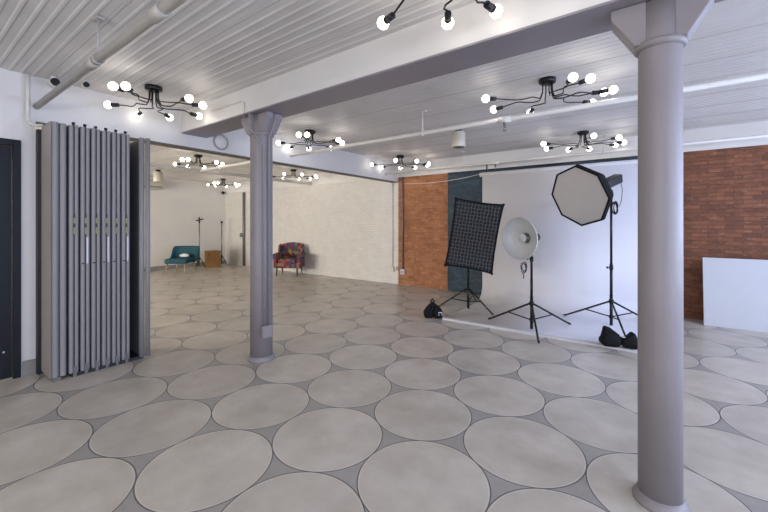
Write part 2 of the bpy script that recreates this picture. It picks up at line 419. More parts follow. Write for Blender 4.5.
# ------------------------------------------------------------------ main beam
bm_ = thing('ceiling_beam', 'wide ceiling beam carried by the two grey columns', 'beam', ((XW+XR)/2, 2.45, 2.685))
hw = (XR-XW)/2
MB().box(-hw, hw, -.155, .155, .012, ZC-2.685+.01).build('beam_body', M['beam'], bm_)
o = MB().box(-hw, hw, -.165, .165, 0, .014).build('beam_underside', M['soffit'], bm_); o['label'] = 'grey underside of the beam'

# ------------------------------------------------------------------ columns
def column(label, x, R, zr, ribs):
    t = thing('column', label, 'column', (x, 2.4525, 0), group=None)
    zt = 2.685
    MB().lathe([(0, .02), (R, .02), (R, 1.2), (R*.985, zr), (R*.985, zt-.01), (0, zt-.01)], 40).build('shaft', M['lav'], t)
    MB().lathe([(0, 0), (R+.026, 0), (R+.026, .010), (R+.016, .026), (R+.004, .05), (R*.98, .05)], 40).build('base_flange', M['lav'], t)
    prof = [(R*.97 + .022*math.sin(a), zr - .022*math.cos(a)) for a in [PI*k/8 for k in range(9)]]
    MB().lathe(prof, 40).build('collar_ring', M['lav'], t)
    for sx in (-1, 1):                       # flared brackets along the beam
        w = R*.8
        g = MB()
        xs0, xs1 = R*.6, (.222 if not ribs else .24)
        poly = [(xs0, zr+.005), (R+.012, zr+.005), (xs1, zt-.05), (xs1, zt-.001), (xs0, zt-.001)]
        g.prism([(sx*a, b) for a, b in poly], -w, w, 'y')
        g.build('bracket', M['lav'], t, bevel=.006)
    for sy in ribs:                       # thin ribs across the beam
        poly = [(R*.7, zr+.005), (R+.006, zr+.005), (.158, zt-.02), (.158, zt-.001), (R*.7, zt-.001)]
        MB().prism([(sy*a, b) for a, b in poly], -.012, .012, 'x').build('rib', M['lav'], t)
    return t
column('slender grey column with conduit and switch box, beside opening to back room', -3.462, .120, 2.48, (-1, 1))
column('thick grey column standing closest, with flared bracket head under beam', .063, .099, 2.452, ())

# conduit on the slender column
cx, cy = -3.462, 2.4525
t = thing('electrical_conduit', 'thin painted conduit running down slender column to small box', 'conduit', (cx, cy, 0))
def dirp(a, r): return (r*math.cos(az(a)), r*math.sin(az(a)))
a1 = dirp(-38, .142); a2 = dirp(-62, .138); a0 = dirp(-38, .25)
MB().tube([(a0[0], a0[1], 2.68), (a0[0], a0[1], 2.60), (a0[0]*.97, a0[1]*.97, 2.57), (a1[0]*1.1, a1[1]*1.1, 2.44), (a1[0], a1[1], 2.38), (a1[0], a1[1], .40)], .009, 8).build('conduit_run', M['lav'], t)
MB().tube([(-.75, -.166, 2.84), (-.12, -.166, 2.84), (-.075, -.168, 2.81), (-.07, -.174, 2.69)], .007, 8).build('wire_run', M['pipe'], t)
MB().tube([(-.07, -.174, 2.69), (-.03, -.19, 2.60), (a2[0]*.75, -.14, 2.44), (a2[0], a2[1], 2.33), (a2[0], a2[1], .40)], .007, 8).build('conduit_run', M['lav'], t)
bt = Matrix.Rotation(az(-50)-PI/2+PI, 4, 'Z')
MB().box(-.055, .055, -.175, -.12, .27, .40, T=bt).build('switch_box', M['lav'], t, bevel=.006)
MB().box(-.04, .04, -.182, -.174, .285, .385, T=bt).build('cover_plate', M['lav'], t, bevel=.003)

# ------------------------------------------------------------------ sprinkler pipes
ZP = 2.672
def sprinkler(mb, x, y, z, s=1, up=False):
    k = 1 if up else -1
    mb.tube([(x, y, z), (x, y, z+k*.035*s)], .012*s, 8)
    mb.tube([(x-.014*s, y, z+k*.035*s), (x-.018*s, y, z+k*.05*s), (x, y, z+k*.068*s)], .004*s, 6)
    mb.tube([(x+.014*s, y, z+k*.035*s), (x+.018*s, y, z+k*.05*s), (x, y, z+k*.068*s)], .004*s, 6)
    mb.tube([(x, y, z+k*.066*s), (x, y, z+k*.071*s)], .02*s, 10)
def hanger(mb, x, y, r):
    mb.tube([(x, y, ZP+r), (x, y, ZC-.02)], .008, 8)
    mb.box(x-.05, x+.05, y-.025, y+.025, ZC-.022, ZC-.008)
    mb.lathe([(r+.002, -.015), (r+.008, -.015), (r+.008, .015), (r+.002, .015)], 14, T=Matrix.Translation((x, y, ZP)) @ Matrix.Rotation(PI/2, 4, 'Y'))
    mb.box(x-.014, x+.014, y-.01, y+.01, ZP+r, ZP+r+.03)
def pipe_run(label, y, x0, x1, r, hang, drops, mat, collars=(), ups=()):
    t = thing('sprinkler_pipe', label, 'pipe', (0, 0, 0))
    p = MB().tube([(x0, y, ZP), (x1, y, ZP)], r, 16)
    for c in collars:
        p.tube([(c-.07, y, ZP), (c+.07, y, ZP)], r*1.28, 16)
    p.build('pipe_run', mat, t)
    for x in hang:
        m_ = MB(); hanger(m_, x, y, r); m_.build('hanger', mat, t)
    for x in drops:
        m_ = MB(); m_.tube([(x, y, ZP-r*.5), (x, y, ZP-r-.03)], .016, 10); sprinkler(m_, x, y, ZP-r-.03); m_.build('sprinkler_head', M['steel'], t)
    for x in ups:
        m_ = MB(); m_.tube([(x, y, ZP+r*.5), (x, y, ZP+r+.05)], .016, 10); sprinkler(m_, x, y, ZP+r+.05, 1.6, True); m_.build('sprinkler_head', M['black'], t)
    return t
pipe_run('thick grey ceiling pipe with one hanger rod, ending above folding partition', .893, XW+.002, XR, .029, (-3.17,), (), M['pipeg'], (-2.2, -3.28), (-2.02,))
pipe_run('thin white sprinkler pipe crossing ceiling beyond main beam', 4.095, -7.985, XR, .027, (-2.35, 1.2), (-1.29, .9), M['pipe'], (-1.29, .9))
pipe_run('thin white sprinkler pipe running close along top of brick wall', 6.90, XW+.002, XR, .024, (-3.0, -.55), (-2.35,), M['pipe'], (-2.35,))
t = thing('sprinkler_main', 'white sprinkler main crossing back room ceiling', 'pipe', (-8.03, 0, 0))
MB().tube([(0, YR+.1, ZP), (0, YB-.05, ZP)], .04, 14).build('pipe_run', M['pipe'], t)
for y in (2.6, 5.8):
    m_ = MB(); hanger(m_, 0, y, .04); m_.build('hanger', M['pipe'], t)
o = MB().tube([(XW+.05, .822, ZC-.01), (XW+.05, .822, 2.50)], .017, 10).tube([(XW+.05, .822, 2.50), (XW+.06, .86, 2.47), (XW+.12, .91, 2.47)], .012, 8).build('drop_pipe', M['pipe'])
tag(o, 'thin white vertical pipe on wall beside end of thick ceiling pipe', 'pipe')
# little ceiling cylinders by the pipe
def ceil_dot(label, x, y, s=1):
    t = thing('ceiling_spotlight', label, 'spotlight', (x, y, ZC-.01))
    MB().tube([(0, 0, 0), (0, 0, -.04)], .02*s, 10).build('stem', M['pipe'], t)
    T = Matrix.Translation((0, 0, -.06*s)) @ Matrix.Rotation(PI/2, 4, 'Y')
    MB().tube([(0, 0, -.05), (0, 0, .04)], .03*s, 14, T=T).build('can', M['pipe'], t)
    MB().tube([(0, 0, .04), (0, 0, .06)], .033*s, 14, T=T).build('lens_ring', M['black'], t)
ceil_dot('small white ceiling spot with black ring in corner above partition wall', *S(-2.19, 2.39).xy[:], 1.1)
ceil_dot('tiny ceiling spot with black ring tucked behind thick ceiling pipe', *(S(-2.05, 2.467).xy[:]), .8)

# ------------------------------------------------------------------ branching ceiling lights
def arm_mesh(R, kink, name_i):
    zc = -.185
    pts = [(.045, 0, -.03), (.048, 0, -.125), (.056, 0, -.155), (.075, 0, zc-.008), (.10, -kink*.15, zc-.01), (.16, -kink*.35, zc-.005)]
    pts += [(.21, kink*.25, zc-.005), (.25, kink*.8, zc), (.29, kink, zc), (R-.13, kink*.6, zc), (R-.09, kink*.5, zc)]
    rod = MB().tube(pts, .006, 8)
    y = kink*.5
    sk = MB().tube([(R-.10, y, zc), (R-.035, y, zc)], .021, 14).tube([(R-.035, y, zc), (R-.030, y, zc)], .025, 14)
    T = Matrix.Translation((R+.006, y, zc)) @ Matrix.Rotation(PI/2, 4, 'Y')
    prof = [(.016, -.04)] + [(.039*math.sin(a), -.039*math.cos(a)*.98) for a in [PI*k/10 for k in range(2, 11)]]
    bl = MB().lathe(prof, 18, T=T)
    return rod, sk, bl
ARM = {}
def arm(parent, key, ang):
    if key not in ARM:
        rod, sk, bl = arm_mesh(*key, 0)
        a = rod.build('arm', M['black'], parent)
        sk.build('socket', M['blackp'], a); bl.build('bulb', M['bulb'], a)
        ARM[key] = a
    else:
        s0 = ARM[key]; a = s0.copy(); COL.objects.link(a); a.parent = parent
        for ch in s0.children:
            c = ch.copy(); COL.objects.link(c); c.parent = a
    a.rotation_euler = (0, 0, math.radians(ang))
    return a
A, B_, C_, D_ = (.50, .08), (.50, -.09), (.57, .09), (.61, -.08)
A2 = (.44, .05)
LAY = [(11, A), (46, B_), (100, B_), (135, A), (169, C_), (218, B_), (295, A), (318, B_)]
LAY3 = [(10, C_), (24, B_), (48, C_), (118, A), (169, C_), (216, D_), (301, A), (330, B_)]
LAY4 = [(341, A), (34, D_), (52, D_), (83, C_), (128, B_), (164, C_), (216, D_), (298, B_)]
LAY2 = [(161, C_), (117, A2), (78, A2), (40, A), (10, A), (216, D_), (301, A), (340, B_)]
LGT = [
    ((-4.28, 1.69), LAY, 'black branching ceiling light with eight globe bulbs above folding partition'),
    ((-.80, 1.72), LAY2, 'black branching ceiling light cropped by top of view, on camera side of beam'),
    ((-.81, 3.945), LAY3, 'black branching ceiling light just past main beam, larger one beside thick column'),
    ((-.81, 6.54), LAY4, 'black branching ceiling light over the white paper backdrop'),
    ((-4.31, 3.945), LAY, 'black branching ceiling light just past slender column, in front of white header'),
    ((-4.31, 6.54), LAY4, 'black branching ceiling light near top of orange brick wall'),
    ((-7.8, 3.945), LAY, 'black branching ceiling light in back room, above and before teal chair'),
    ((-11.3, 6.54), LAY, 'smallest black branching ceiling light, in far corner of back room'),
    ((-7.8, 6.54), LAY4, 'black branching ceiling light in back room above patchwork armchair'),
]
for (x, y), lay, lab in LGT:
    t = thing('ceiling_light', lab, 'ceiling light', (x, y, ZC-.004), 0, 'branching globe-bulb ceiling lights')
    MB().lathe([(0, 0), (.082, 0), (.082, -.034), (.072, -.044), (0, -.044)], 28).build('canopy_plate', M['black'], t)
    for ang, key in lay: arm(t, key, ang)

# ------------------------------------------------------------------ ceiling speakers, vent
def cyl_speaker(label, x, y, s=1, m='beige'):
    t = thing('ceiling_speaker', label, 'speaker', (x, y, ZC-.008))
    MB().tube([(0, 0, 0), (0, 0, -.05)], .05*s, 14).build('mount', M['black'], t)
    MB().lathe([(0, -.05), (.085*s, -.05), (.1*s, -.06), (.104*s, -.27*s), (.098*s, -.285*s), (.09*s, -.285*s)], 28).build('housing', M[m], t)
    MB().lathe([(.092*s, -.28*s), (.05*s, -.29*s), (0, -.292*s)], 28).build('grille', M['grille'], t)
p = S(.76, 3.72)
cyl_speaker('beige cylinder speaker hanging from ceiling before orange brick wall', p.x, p.y)
p = S(-.6275*6.6, 6.6)
cyl_speaker('beige cylinder speaker on back room ceiling next to folded partition edge', p.x, p.y, 1.15)
t = thing('round_wall_vent', 'round white vent cover on header next to beam end', 'vent', mat=Matrix.Translation((XW, 2.826, 2.667)) @ Matrix.Rotation(PI/2, 4, 'Y'))
MB().lathe([(.112, 0), (.118, .012), (.108, .03), (.094, .03), (.09, .012)], 36).build('rim', M['pipeg'], t)
MB().lathe([(.092, .010), (.06, .020), (0, .024)], 36).build('cover', M['wall'], t)

# ------------------------------------------------------------------ folding partition
FX = -4.535                                 # front edge of folded leaves
t = thing('folding_partition', 'tall grey folding partition stacked against white wall', 'partition', (FX, 1.2, 0))
def leaf(y, th, w, z1, mat, x=0.):
    r = th/2
    pl = [(x+r*math.sin(a)-r, y+r*math.cos(a)) for a in [PI*k/10 for k in range(11)]]
    poly = pl + [(x-w, y-r), (x-w, y+r)]
    return MB().prism(poly, .035, z1, 'z', smooth=False)
PT = 2.465
ys = []
for yq, th in ((.631, .042), (.671, .034)):
    y = yq*H-1.2
    ys.append((y, th*H))
k = 0
pairs = [.712, .771, .829, .887, .945, 1.003]
for q in pairs:
    ys.append((q*H-1.2, .0245*H)); ys.append(((q+.0255)*H-1.2, .0225*H))
for i, (y, th) in enumerate(ys):
    leaf(y, th, .345, PT - .004*(i % 3), M['leaf']).build('leaf', [M['leaf']], t)
# leading leaf set apart, its flat face seen
y9 = 1.117*H-1.2
MB().box(-.37, -.03, y9-.012, y9+.012, .03, PT-.03).build('leading_leaf', M['leafd'], t)
for dx, dy, r in ((-.012, .0, .026), (.012, .05, .024)):
    MB().cyl(dx, y9+dy, .02, PT-.015, r, 18).build('edge_post', M['leaf'], t)
MB().box(-.36, -.345, ys[0][0]-.02, y9, .03, PT-.05).build('hinge_spine', M['blackp'], t)
MB().box(-.35, 0.0, ys[0][0]-.032, ys[0][0]-.0305, .03, PT-.02).build('end_face', M['leafside'], t)
MB().box(-.43, -.347, -.314, ys[0][0]-.0, .0, PT-.03).build('wall_seal', M['blackp'], t)
for i, q in enumerate(pairs):
    y = q*H-1.2+.0195
    MB().box(-.02, .012, y-.010, y+.016, .0, .085).box(-.02, .006, y-.013, y+.02, .085, .10).build('foot', M['conduit'], t, bevel=.002)
    MB().box(-.016, -.006, y-.006, y+.006, .1, PT-.01).build('seal_strip', M['blackp'], t)
    st = MB().box(-.005, .001, y-.005, y+.007, 1.395, 1.595)
    st.build('sticker', M['sticker'], t)
    MB().box(.001, .003, y-.007, y+.006, 1.555, 1.595).box(.001, .003, y-.007, y+.006, 1.46, 1.50).build('latch', M['black'], t)
    if i in (1, 3, 5):
        MB().box(-.004, .002, y+.006, y+.020, 1.10, 1.36).build('tape_strip', M['silver'], t)
    if i >= 1: MB().box(-.004, .005, y-.03, y-.012, 1.095, 1.107).build('latch', M['black'], t)
    MB().tube([(-.03, y, PT-.01), (-.03, y, PT+.02)], .010, 8).tube([(-.03, y-.012, PT+.02), (-.03, y+.012, PT+.02)], .012, 8).build('roller', M['black'], t)
MB().box(-.36, 0.01, ys[0][0]-.02, ys[0][0]+.04, .0, .035).build('foot', M['grille'], t)
MB().box(-.36, 0.0, ys[2][0], y9+.01, .0, .034).build('bottom_rail', M['blackp'], t)

# ------------------------------------------------------------------ photo backdrops
BX0, BX1 = -1.71*H, -.055*H
yr = 4.55*H; zr = 1.62*H; yf = 3.40*H
t = thing('paper_backdrop', 'white seamless paper backdrop sweeping from roller onto floor', 'backdrop', ((BX0+BX1)/2, yf, 0))
prof = [(yr-.035, zr)]
R = .32
for k in range(0, 13):
    a = PI/2*k/12
    prof.append((yr-.035-R+R*math.cos(a), .012+R-R*math.sin(a)))
prof += [(yf+.5, .012), (yf+.16, .013), (yf+.10, .020), (yf+.03, .031), (yf, .032)]
n = len(prof); hx = (BX1-BX0)/2
vs = []
for j in range(2):
    for yy, zz in prof: vs.append(((-hx, hx)[j], yy-yf, zz))
mb = MB().add(vs, [(i, i+1, n+i+1, n+i) for i in range(n-1)], 0, True)
o = mb.build('paper_sheet', M['paper'], t); sm = o.modifiers.new('thick', 'SOLIDIFY'); sm.thickness = .004
MB().tube([(-hx-.06, yr-yf, zr+.02), (hx+.06, yr-yf, zr+.02)], .042, 20).build('roller', M['tube'], t)
MB().box(-hx, hx, -.012, .03, 0, .028).build('front_edge_batten', M['paper'], t)
for sx in (-1, 1):
    MB().box(sx*(hx+.03)-.01, sx*(hx+.03)+.01, yr-yf-.02, yr-yf+.30, zr+.0, zr+.04).box(sx*(hx+.03)-.012, sx*(hx+.03)+.012, yr-yf+.28, yr-yf+.30, zr-.05, zr+.25).build('roller_bracket', M['black'], t)

t = thing('canvas_backdrop', 'dark teal painted canvas hanging flat on brick wall behind paper backdrop', 'backdrop', (-1.6, 7.33, 0))
mb = MB(); nx, nz = 60, 40; x0, x1 = -3.565+1.6, .33+1.6
vs = []
for i in range(nx+1):
    for k in range(nz+1):
        u, w = i/nx, k/nz
        wob = .010*math.sin(u*23+w*2) + .008*math.sin(w*17+u*5)*w
        vs.append((x0+(x1-x0)*u, wob-.0, .012+2.60*w))
o = mb.add(vs, [(i*(nz+1)+k, (i+1)*(nz+1)+k, (i+1)*(nz+1)+k+1, i*(nz+1)+k+1) for i in range(nx) for k in range(nz)], 0, True).build('canvas_sheet', M['canvas'], t)
sm = o.modifiers.new('thick', 'SOLIDIFY'); sm.thickness = .004
MB().tube([(x0, .01, 2.612), (x1, .01, 2.612)], .016, 10).build('hanging_bar', M['blackp'], t)

t = thing('foam_board', 'large white foam board leaning on red-brown brick wall', 'board', (.70, 7.08, 0))
T = Matrix.Rotation(math.radians(-9), 4, 'X')
MB().box(0, 2.2, 0, .03, 0, 1.0, T=T).build('board_panel', M['foam'], t, bevel=.002)
MB().box(-.002, 0, .002, .028, 0, 1.0, T=T).build('board_edge', M['base'], t)

# ------------------------------------------------------------------ light stands
def stand(label, X, Y, rad, angs, hub, top, knobs=(), joint=None):
    t = thing('light_stand', label, 'stand', S(X, Y, 0), 0)
    zb = .0; t.location.z = .018
    MB().tube([(0, 0, zb), (0, 0, hub+.1)], .021, 12).tube([(0, 0, hub+.1), (0, 0, (joint or top*.6))], .019, 12).tube([(0, 0, (joint or top*.6)), (0, 0, top)], .0165, 12).build('pole', M['black'], t)
    MB().tube([(0, 0, hub-.025), (0, 0, hub+.03)], .031, 12).build('collar', M['black'], t)
    MB().tube([(0, 0, .105), (0, 0, .145)], .029, 12).build('collar', M['black'], t)
    for a in angs:
        c, s = math.cos(az(a)), math.sin(az(a))
        P = lambda r, z: (r*c, r*s, z)
        l = MB().tube([P(.02, hub), P(rad-.02, .02)], .0135, 8).build('leg', M['black'], t)
        MB().tube([P(rad-.045, .034), P(rad, .0145)], .0145, 8).build('rubber_foot', M['blackp'], l)
        mz = hub + (.02-hub)*.52
        MB().tube([P(.02, .125), P(.02+(rad-.04)*.52, mz-.006)], .0095, 6).build('brace', M['black'], l)
    for z, a in knobs:
        c, s = math.cos(az(a)), math.sin(az(a))
        MB().tube([(0, 0, z-.03), (0, 0, z+.03)], .026, 12).build('collar', M['black'], t)
        MB().tube([(.015*c, .015*s, z), (.05*c, .05*s, z)], .006, 8).tube([(.05*c, .05*s, z), (.065*c, .065*s, z)], .016, 10).build('knob', M['black'], t)
    return t
S1, S2, S3 = (.971, 4.2), (1.378, 3.39), (2.198, 3.505)
stand('black light stand holding rectangular grid softbox, one leg under sandbag', *S1, .375*H, (-59, 181, 61), .232*H, 1.24, ((.62, -90),))
stand('black light stand under white beauty dish, middle of the three stands', *S2, .445*H, (135, 16, 255), .236*H, 1.17, ((.98, 150),))
stand('tall black light stand holding octagonal softbox beside thick column', *S3, .45*H, (130, 8, 252), .23*H, 1.93, ((.56*H, 180),), .9)

# rectangular softbox with fabric grid
W, Hh = .505*H, .75*H
t = thing('grid_softbox', 'tilted black rectangular softbox with fabric grid front', 'softbox', mat=facing(S(.972, 3.95, .866), -104, 3, 9))
b = MB(); w, h, dp = W/2, Hh/2, .30
front = [(-w, .02, -h), (w, .02, -h), (w, .02, h), (-w, .02, h)]
# cloth walls sag inward a little between the corner rods
def ringpts(k):
    f = k/6; ww = w*(1-f)+.075*f; hh = h*(1-f)+.075*f; y = .02+dp*f
    bul = 1+.10*math.sin(PI*f)
    return [(-ww*bul, y, -hh*bul), (0, y, -hh*bul*.99), (ww*bul, y, -hh*bul), (ww*bul*.99, y, 0), (ww*bul, y, hh*bul), (0, y, hh*bul*.99), (-ww*bul, y, hh*bul), (-ww*bul*.99, y, 0)]
vs = []
for k in range(7): vs += ringpts(k)
b.add(vs, [(k*8+i, k*8+(i+1) % 8, (k+1)*8+(i+1) % 8, (k+1)*8+i) for k in range(6) for i in range(8)])
b.build('fabric_body', M['bfab'], t)
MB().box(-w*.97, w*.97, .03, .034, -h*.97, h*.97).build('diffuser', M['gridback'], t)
fr = MB()
def edge(p, q_, r): fr.tube([p, q_], r, 8)
cs = [(-w, 0, -h), (w, 0, -h), (w, 0, h), (-w, 0, h)]
def curved(p, q_, inward):
    P, Q = Vector(p), Vector(q_); out = []
    for k in range(9):
        f = k/8; m_ = P.lerp(Q, f); m_ = m_ + Vector(inward)*math.sin(PI*f)*.022; out.append(m_)
    return out
for i, inw in enumerate(((0, 0, 1), (-1, 0, 0), (0, 0, -1), (1, 0, 0))):
    fr.tube(curved(cs[i], cs[(i+1) % 4], inw), .014, 8)
for c in cs: fr.ball((c[0]*1.01, c[1], c[2]*1.01), .022, 8, 6)
fr.build('rim', M['bfab'], t)
gr = MB(); nx, nz = 14, 19
def sag(u, v): return -.018*math.sin(PI*(u+.5))*math.sin(PI*(v+.5)) + .006*math.sin(u*31+v*17)
for i in range(1, nx):
    u = i/nx-.5
    pts = [(u*W*.985 + .005*math.sin(k*1.7+i), sag(u, k/24-.5), (k/24-.5)*Hh*.975) for k in range(25)]
    vs = [p for p in pts] + [(p[0], p[1]+.035, p[2]) for p in pts]; m_ = len(pts)
    vs2 = [(p[0]+.012, p[1], p[2]) for p in pts]
    gr.add(vs+vs2, [(k, k+1, m_+k+1, m_+k) for k in range(m_-1)] + [(k, k+1, 2*m_+k+1, 2*m_+k) for k in range(m_-1)])
for j in range(1, nz):
    v = j/nz-.5
    pts = [((k/24-.5)*W*.985, sag(k/24-.5, v), v*Hh*.975 + .005*math.sin(k*1.3+j*2)) for k in range(25)]
    m_ = len(pts)
    vs = pts + [(p[0], p[1]+.035, p[2]) for p in pts] + [(p[0], p[1], p[2]+.012) for p in pts]
    gr.add(vs, [(k, k+1, m_+k+1, m_+k) for k in range(m_-1)] + [(k, k+1, 2*m_+k+1, 2*m_+k) for k in range(m_-1)])
gr.build('fabric_grid', M['gridm'], t)
MB().tube([(0, .32, 0), (0, .345, 0)], .085, 20).build('speed_ring', M['black'], t)
MB().tube([(0, .345, 0), (0, .56, 0)], .062, 18).build('flash_head', M['blackp'], t)
MB().box(-.02, .02, .34, .40, -.10, -.05).build('mount', M['black'], t, bevel=.004)

# beauty dish
T = facing(S(S2[0]-.152, S2[1]-.094, .862), 209, 2, 0)
t = thing('beauty_dish', 'white round beauty dish reflector with centre disc', 'reflector', mat=T)
Rr = .192*H
Ty = Matrix.Rotation(-PI/2, 4, 'X')         # lathe z -> local +y (behind the rim)
inside = [(Rr, 0), (Rr*.97, .022), (Rr*.86, .06), (Rr*.66, .092), (Rr*.42, .113), (.075, .125), (.065, .14)]
outside = [(r+.004, z+.004) for r, z in inside]
MB().lathe(inside, 48, T=Ty).lathe(outside, 48, T=Ty).lathe([(Rr-.002, -.003), (Rr+.006, -.003), (Rr+.006, .01)], 48, T=Ty).build('dish', M['dish'], t)
MB().lathe([(0, .062), (.062, .060), (.066, .066), (.06, .074), (0, .078)], 28, T=Ty).build('deflector', M['dish'], t)
MB().lathe([(.03, .074), (.034, .13), (.06, .135)], 20, T=Ty).build('deflector_post', M['steel'], t)
MB().lathe([(0, .14), (.07, .14), (.07, .165), (.058, .17), (.058, .36), (.05, .37), (0, .37)], 24, T=Ty).build('flash_head', M['blackp'], t)
MB().box(-.018, .018, .19, .235, -.10, -.05).box(-.07, -.058, .2, .25, -.04, .07).build('mount', M['black'], t, bevel=.003)
cp = [(-.075+.045*math.sin(k*.8), .17+.012*math.cos(k*.5), -.40+.065*math.cos(k*.8)-.002*k) for k in range(22)] + [(-.08, .17, -.53), (-.085, .17, -.58)]
MB().tube(cp, .0065, 6).build('cable', M['black'], t)

# octagonal softbox
OC = S(1.745, 3.25, 1.243); az3 = 204; tl = 19
T = facing(OC, az3, tl, 8)
t = thing('octagonal_softbox', 'octagonal softbox with pale front and black sides on tall stand', 'softbox', mat=T)
Ro = .287*H
def octp(r, y, rot=0): return [(r*math.sin(PI/4*k+rot), y, r*math.cos(PI/4*k+rot)) for k in range(8)]
r0 = octp(Ro, 0); r1 = octp(Ro*1.005, .05)
b = MB().add(octp(Ro*.945, .004), [tuple(range(8))])
b.build('diffuser', M['diff'], t)
MB().add(octp(Ro*.94, -.004)+octp(Ro*1.0, -.004)+octp(Ro*1.005, .05)+octp(Ro*.95, .05), [(j*8+i, j*8+(i+1) % 8, ((j+1) % 4)*8+(i+1) % 8, ((j+1) % 4)*8+i) for j in range(4) for i in range(8)]).build('rim', M['bfab'], t)
rings = []
for f in (0, .2, .4, .6, .8, 1.0):
    rings += octp(Ro*(1-f)+.085*f + .05*math.sin(PI*f), .05+.40*f)
MB().add(rings, [(j*8+i, j*8+(i+1) % 8, (j+1)*8+(i+1) % 8, (j+1)*8+i) for j in range(5) for i in range(8)]).build('fabric_side', M['bfab'], t)
MB().tube([(0, .44, 0), (0, .48, 0)], .095, 20).build('speed_ring', M['steel'], t)
hd = MB().box(-.062, .062, .48, .88, -.06, .066)
hd.build('flash_head', M['blackp'], t, bevel=.016)
MB().box(-.064, .064, .60, .80, -.01, .03).build('control_panel', M['blackp'], t, bevel=.003)
mt = MB().tube([(0, .60, -.05), (0, .62, -.12)], .022, 10).tube([(-.03, .62, -.11), (.06, .62, -.11)], .018, 10)
mt.build('mount', M['black'], t)
cp = [(.0, .86, .0), (.0, .92, -.06), (.01, .93, -.18), (.02, .88, -.32), (.03, .80, -.40)]
MB().tube(cp, .005, 6).build('cable', M['conduit'], t)
cp = [(.05+.015*math.sin(k*.4), .67+.055*math.cos(k*.75), -.36+.085*math.sin(k*.75)-.001*k) for k in range(34)]
MB().tube(cp, .007, 6).build('cable', M['black'], t)


# ------------------------------------------------------------------ sandbags
def lobe(mb, c, sx, sy, sz, rot, lean=0):
    n, m_ = 20, 14
    vs = []
    T = Matrix.Translation(c) @ Matrix.Rotation(rot, 4, 'Z') @ Matrix.Rotation(lean, 4, 'X')
    def sp(v, e): return math.copysign(abs(v)**e, v)
    for i in range(m_+1):
        th = PI*i/m_
        for k in range(n):
            ph = 2*PI*k/n
            x = sx*sp(math.sin(th), .6)*sp(math.cos(ph), .6); y = sy*sp(math.sin(th), .6)*sp(math.sin(ph), .6); z = sz*sp(math.cos(th), .7)
            f = 1 - .5*max(0, z/sz)                       # narrower toward the top
            x *= f*(1+.06*math.sin(5*ph+3*th)); y *= f*(1+.08*math.sin(4*ph))
            vs.append((x, y, z))
    fs = [(i*n+k, (i+1)*n+k, (i+1)*n+(k+1) % n, i*n+(k+1) % n) for i in range(m_) for k in range(n)]
    mb.add(vs, fs, 0, True, T)
t = thing('sandbag', 'small black sandbag with carry handle on left end of paper backdrop', 'sandbag', S(.508, 3.845, 0), az(0)); t.scale = (.84, .84, 1.0)
for dx, dy in ((-.075, -.02), (.085, -.05)):
    m_ = MB(); lobe(m_, (dx, dy, .095), .095, .10, .098, .2*dx/.08, 0); m_.build('pouch', M['bfab'], t)
MB().tube([(-.07, 0, .15), (0, 0, .20), (.08, -.01, .15)], [.05, .055, .05], 10).build('saddle_strip', M['bfab'], t)
MB().tube([(-.035, 0, .19), (-.03, 0, .26), (0, 0, .30), (.03, 0, .26), (.035, 0, .19)], .013, 8).build('handle', M['bfab'], t)
o = MB().box(.075, .145, -.158, -.150, .06, .11, T=Matrix.Rotation(.12, 4, 'Z')).build('label_patch', M['silver'], t); o['label'] = 'pale label on the pouch'
t = thing('sandbag', 'large black sandbag slumped over leg of octagonal softbox stand', 'sandbag', S(1.862, 2.86, .0255), az(-14))
m_ = MB(); lobe(m_, (-.105, -.01, .085), .115, .085, .085, .1, .15); m_.build('pouch', M['bfab'], t)
m_ = MB(); lobe(m_, (.10, -.03, .075), .105, .085, .075, -.15, .1); m_.build('pouch', M['bfab'], t)
def flap(pts, z0=.02): return MB().prism(pts, -.045, .045, 'y')
flap([(-.215, .04), (-.17, .235), (-.10, .215), (.0, .135), (.06, .10), (.06, .03)]).build('saddle_strip', M['bfab'], t, bevel=.02, seg=3)
flap([(.04, .03), (.045, .10), (.125, .185), (.155, .165), (.205, .04)]).build('saddle_strip', M['bfab'], t, bevel=.02, seg=3)
MB().tube([(-.02, -.05, .142), (.01, -.05, .128), (.04, -.05, .125)], .008, 6).build('strap_buckle', M['silver'], t)

# ------------------------------------------------------------------ back room furniture
def rbox(x0, x1, y0, y1, z0, z1, T=None): return MB().box(x0, x1, y0, y1, z0, z1, 0, T)
# teal lounge chair: -y is its front
ctr = Vector((-7.64*H, 3.52*H, 0))
t = thing('lounge_chair', 'teal velvet lounge chair with tapered wooden legs', 'chair', ctr, math.radians(-52)+PI/2)
rbox(-.33, .33, -.34, .30, .30, .44).build('seat', M['teal'], t, bevel=.05, seg=4)
sh = MB(); path = []
# wraparound shell: from one low arm round the back to the other
for k in range(25):
    f = k/24; a = PI*(1.12) * (f-.5)
    sq = lambda v: math.copysign(abs(v)**.6, v)
    x = .375*sq(math.sin(a)); y = .10 + .27*sq(math.cos(a)) if abs(a) < PI/2 else .10 - (abs(a)-PI/2)*.5
    hgt = .80 - .36*max(0, min(1, (abs(a)-.95)/.55))**1.3
    path.append((x, y, min(.80, hgt), a))
vs = []
for x, y, hgt, a in path:
    nx_, ny_ = math.sin(a), math.cos(a)
    out = .035; fl = .06*(hgt-.4)/.4
    vs += [(x-nx_*out, y-ny_*out, .33), (x-nx_*(out-fl), y-ny_*(out-fl), hgt-.02), (x+nx_*fl, y+ny_*fl, hgt), (x+nx_*(out+fl), y+ny_*(out+fl), hgt-.02), (x+nx_*out, y+ny_*out, .31)]
fs = [(i*5+k, i*5+(k+1) % 5, (i+1)*5+(k+1) % 5, (i+1)*5+k) for i in range(24) for k in range(5)] + [(0, 1, 2, 3, 4), tuple(24*5+k for k in (4, 3, 2, 1, 0))]
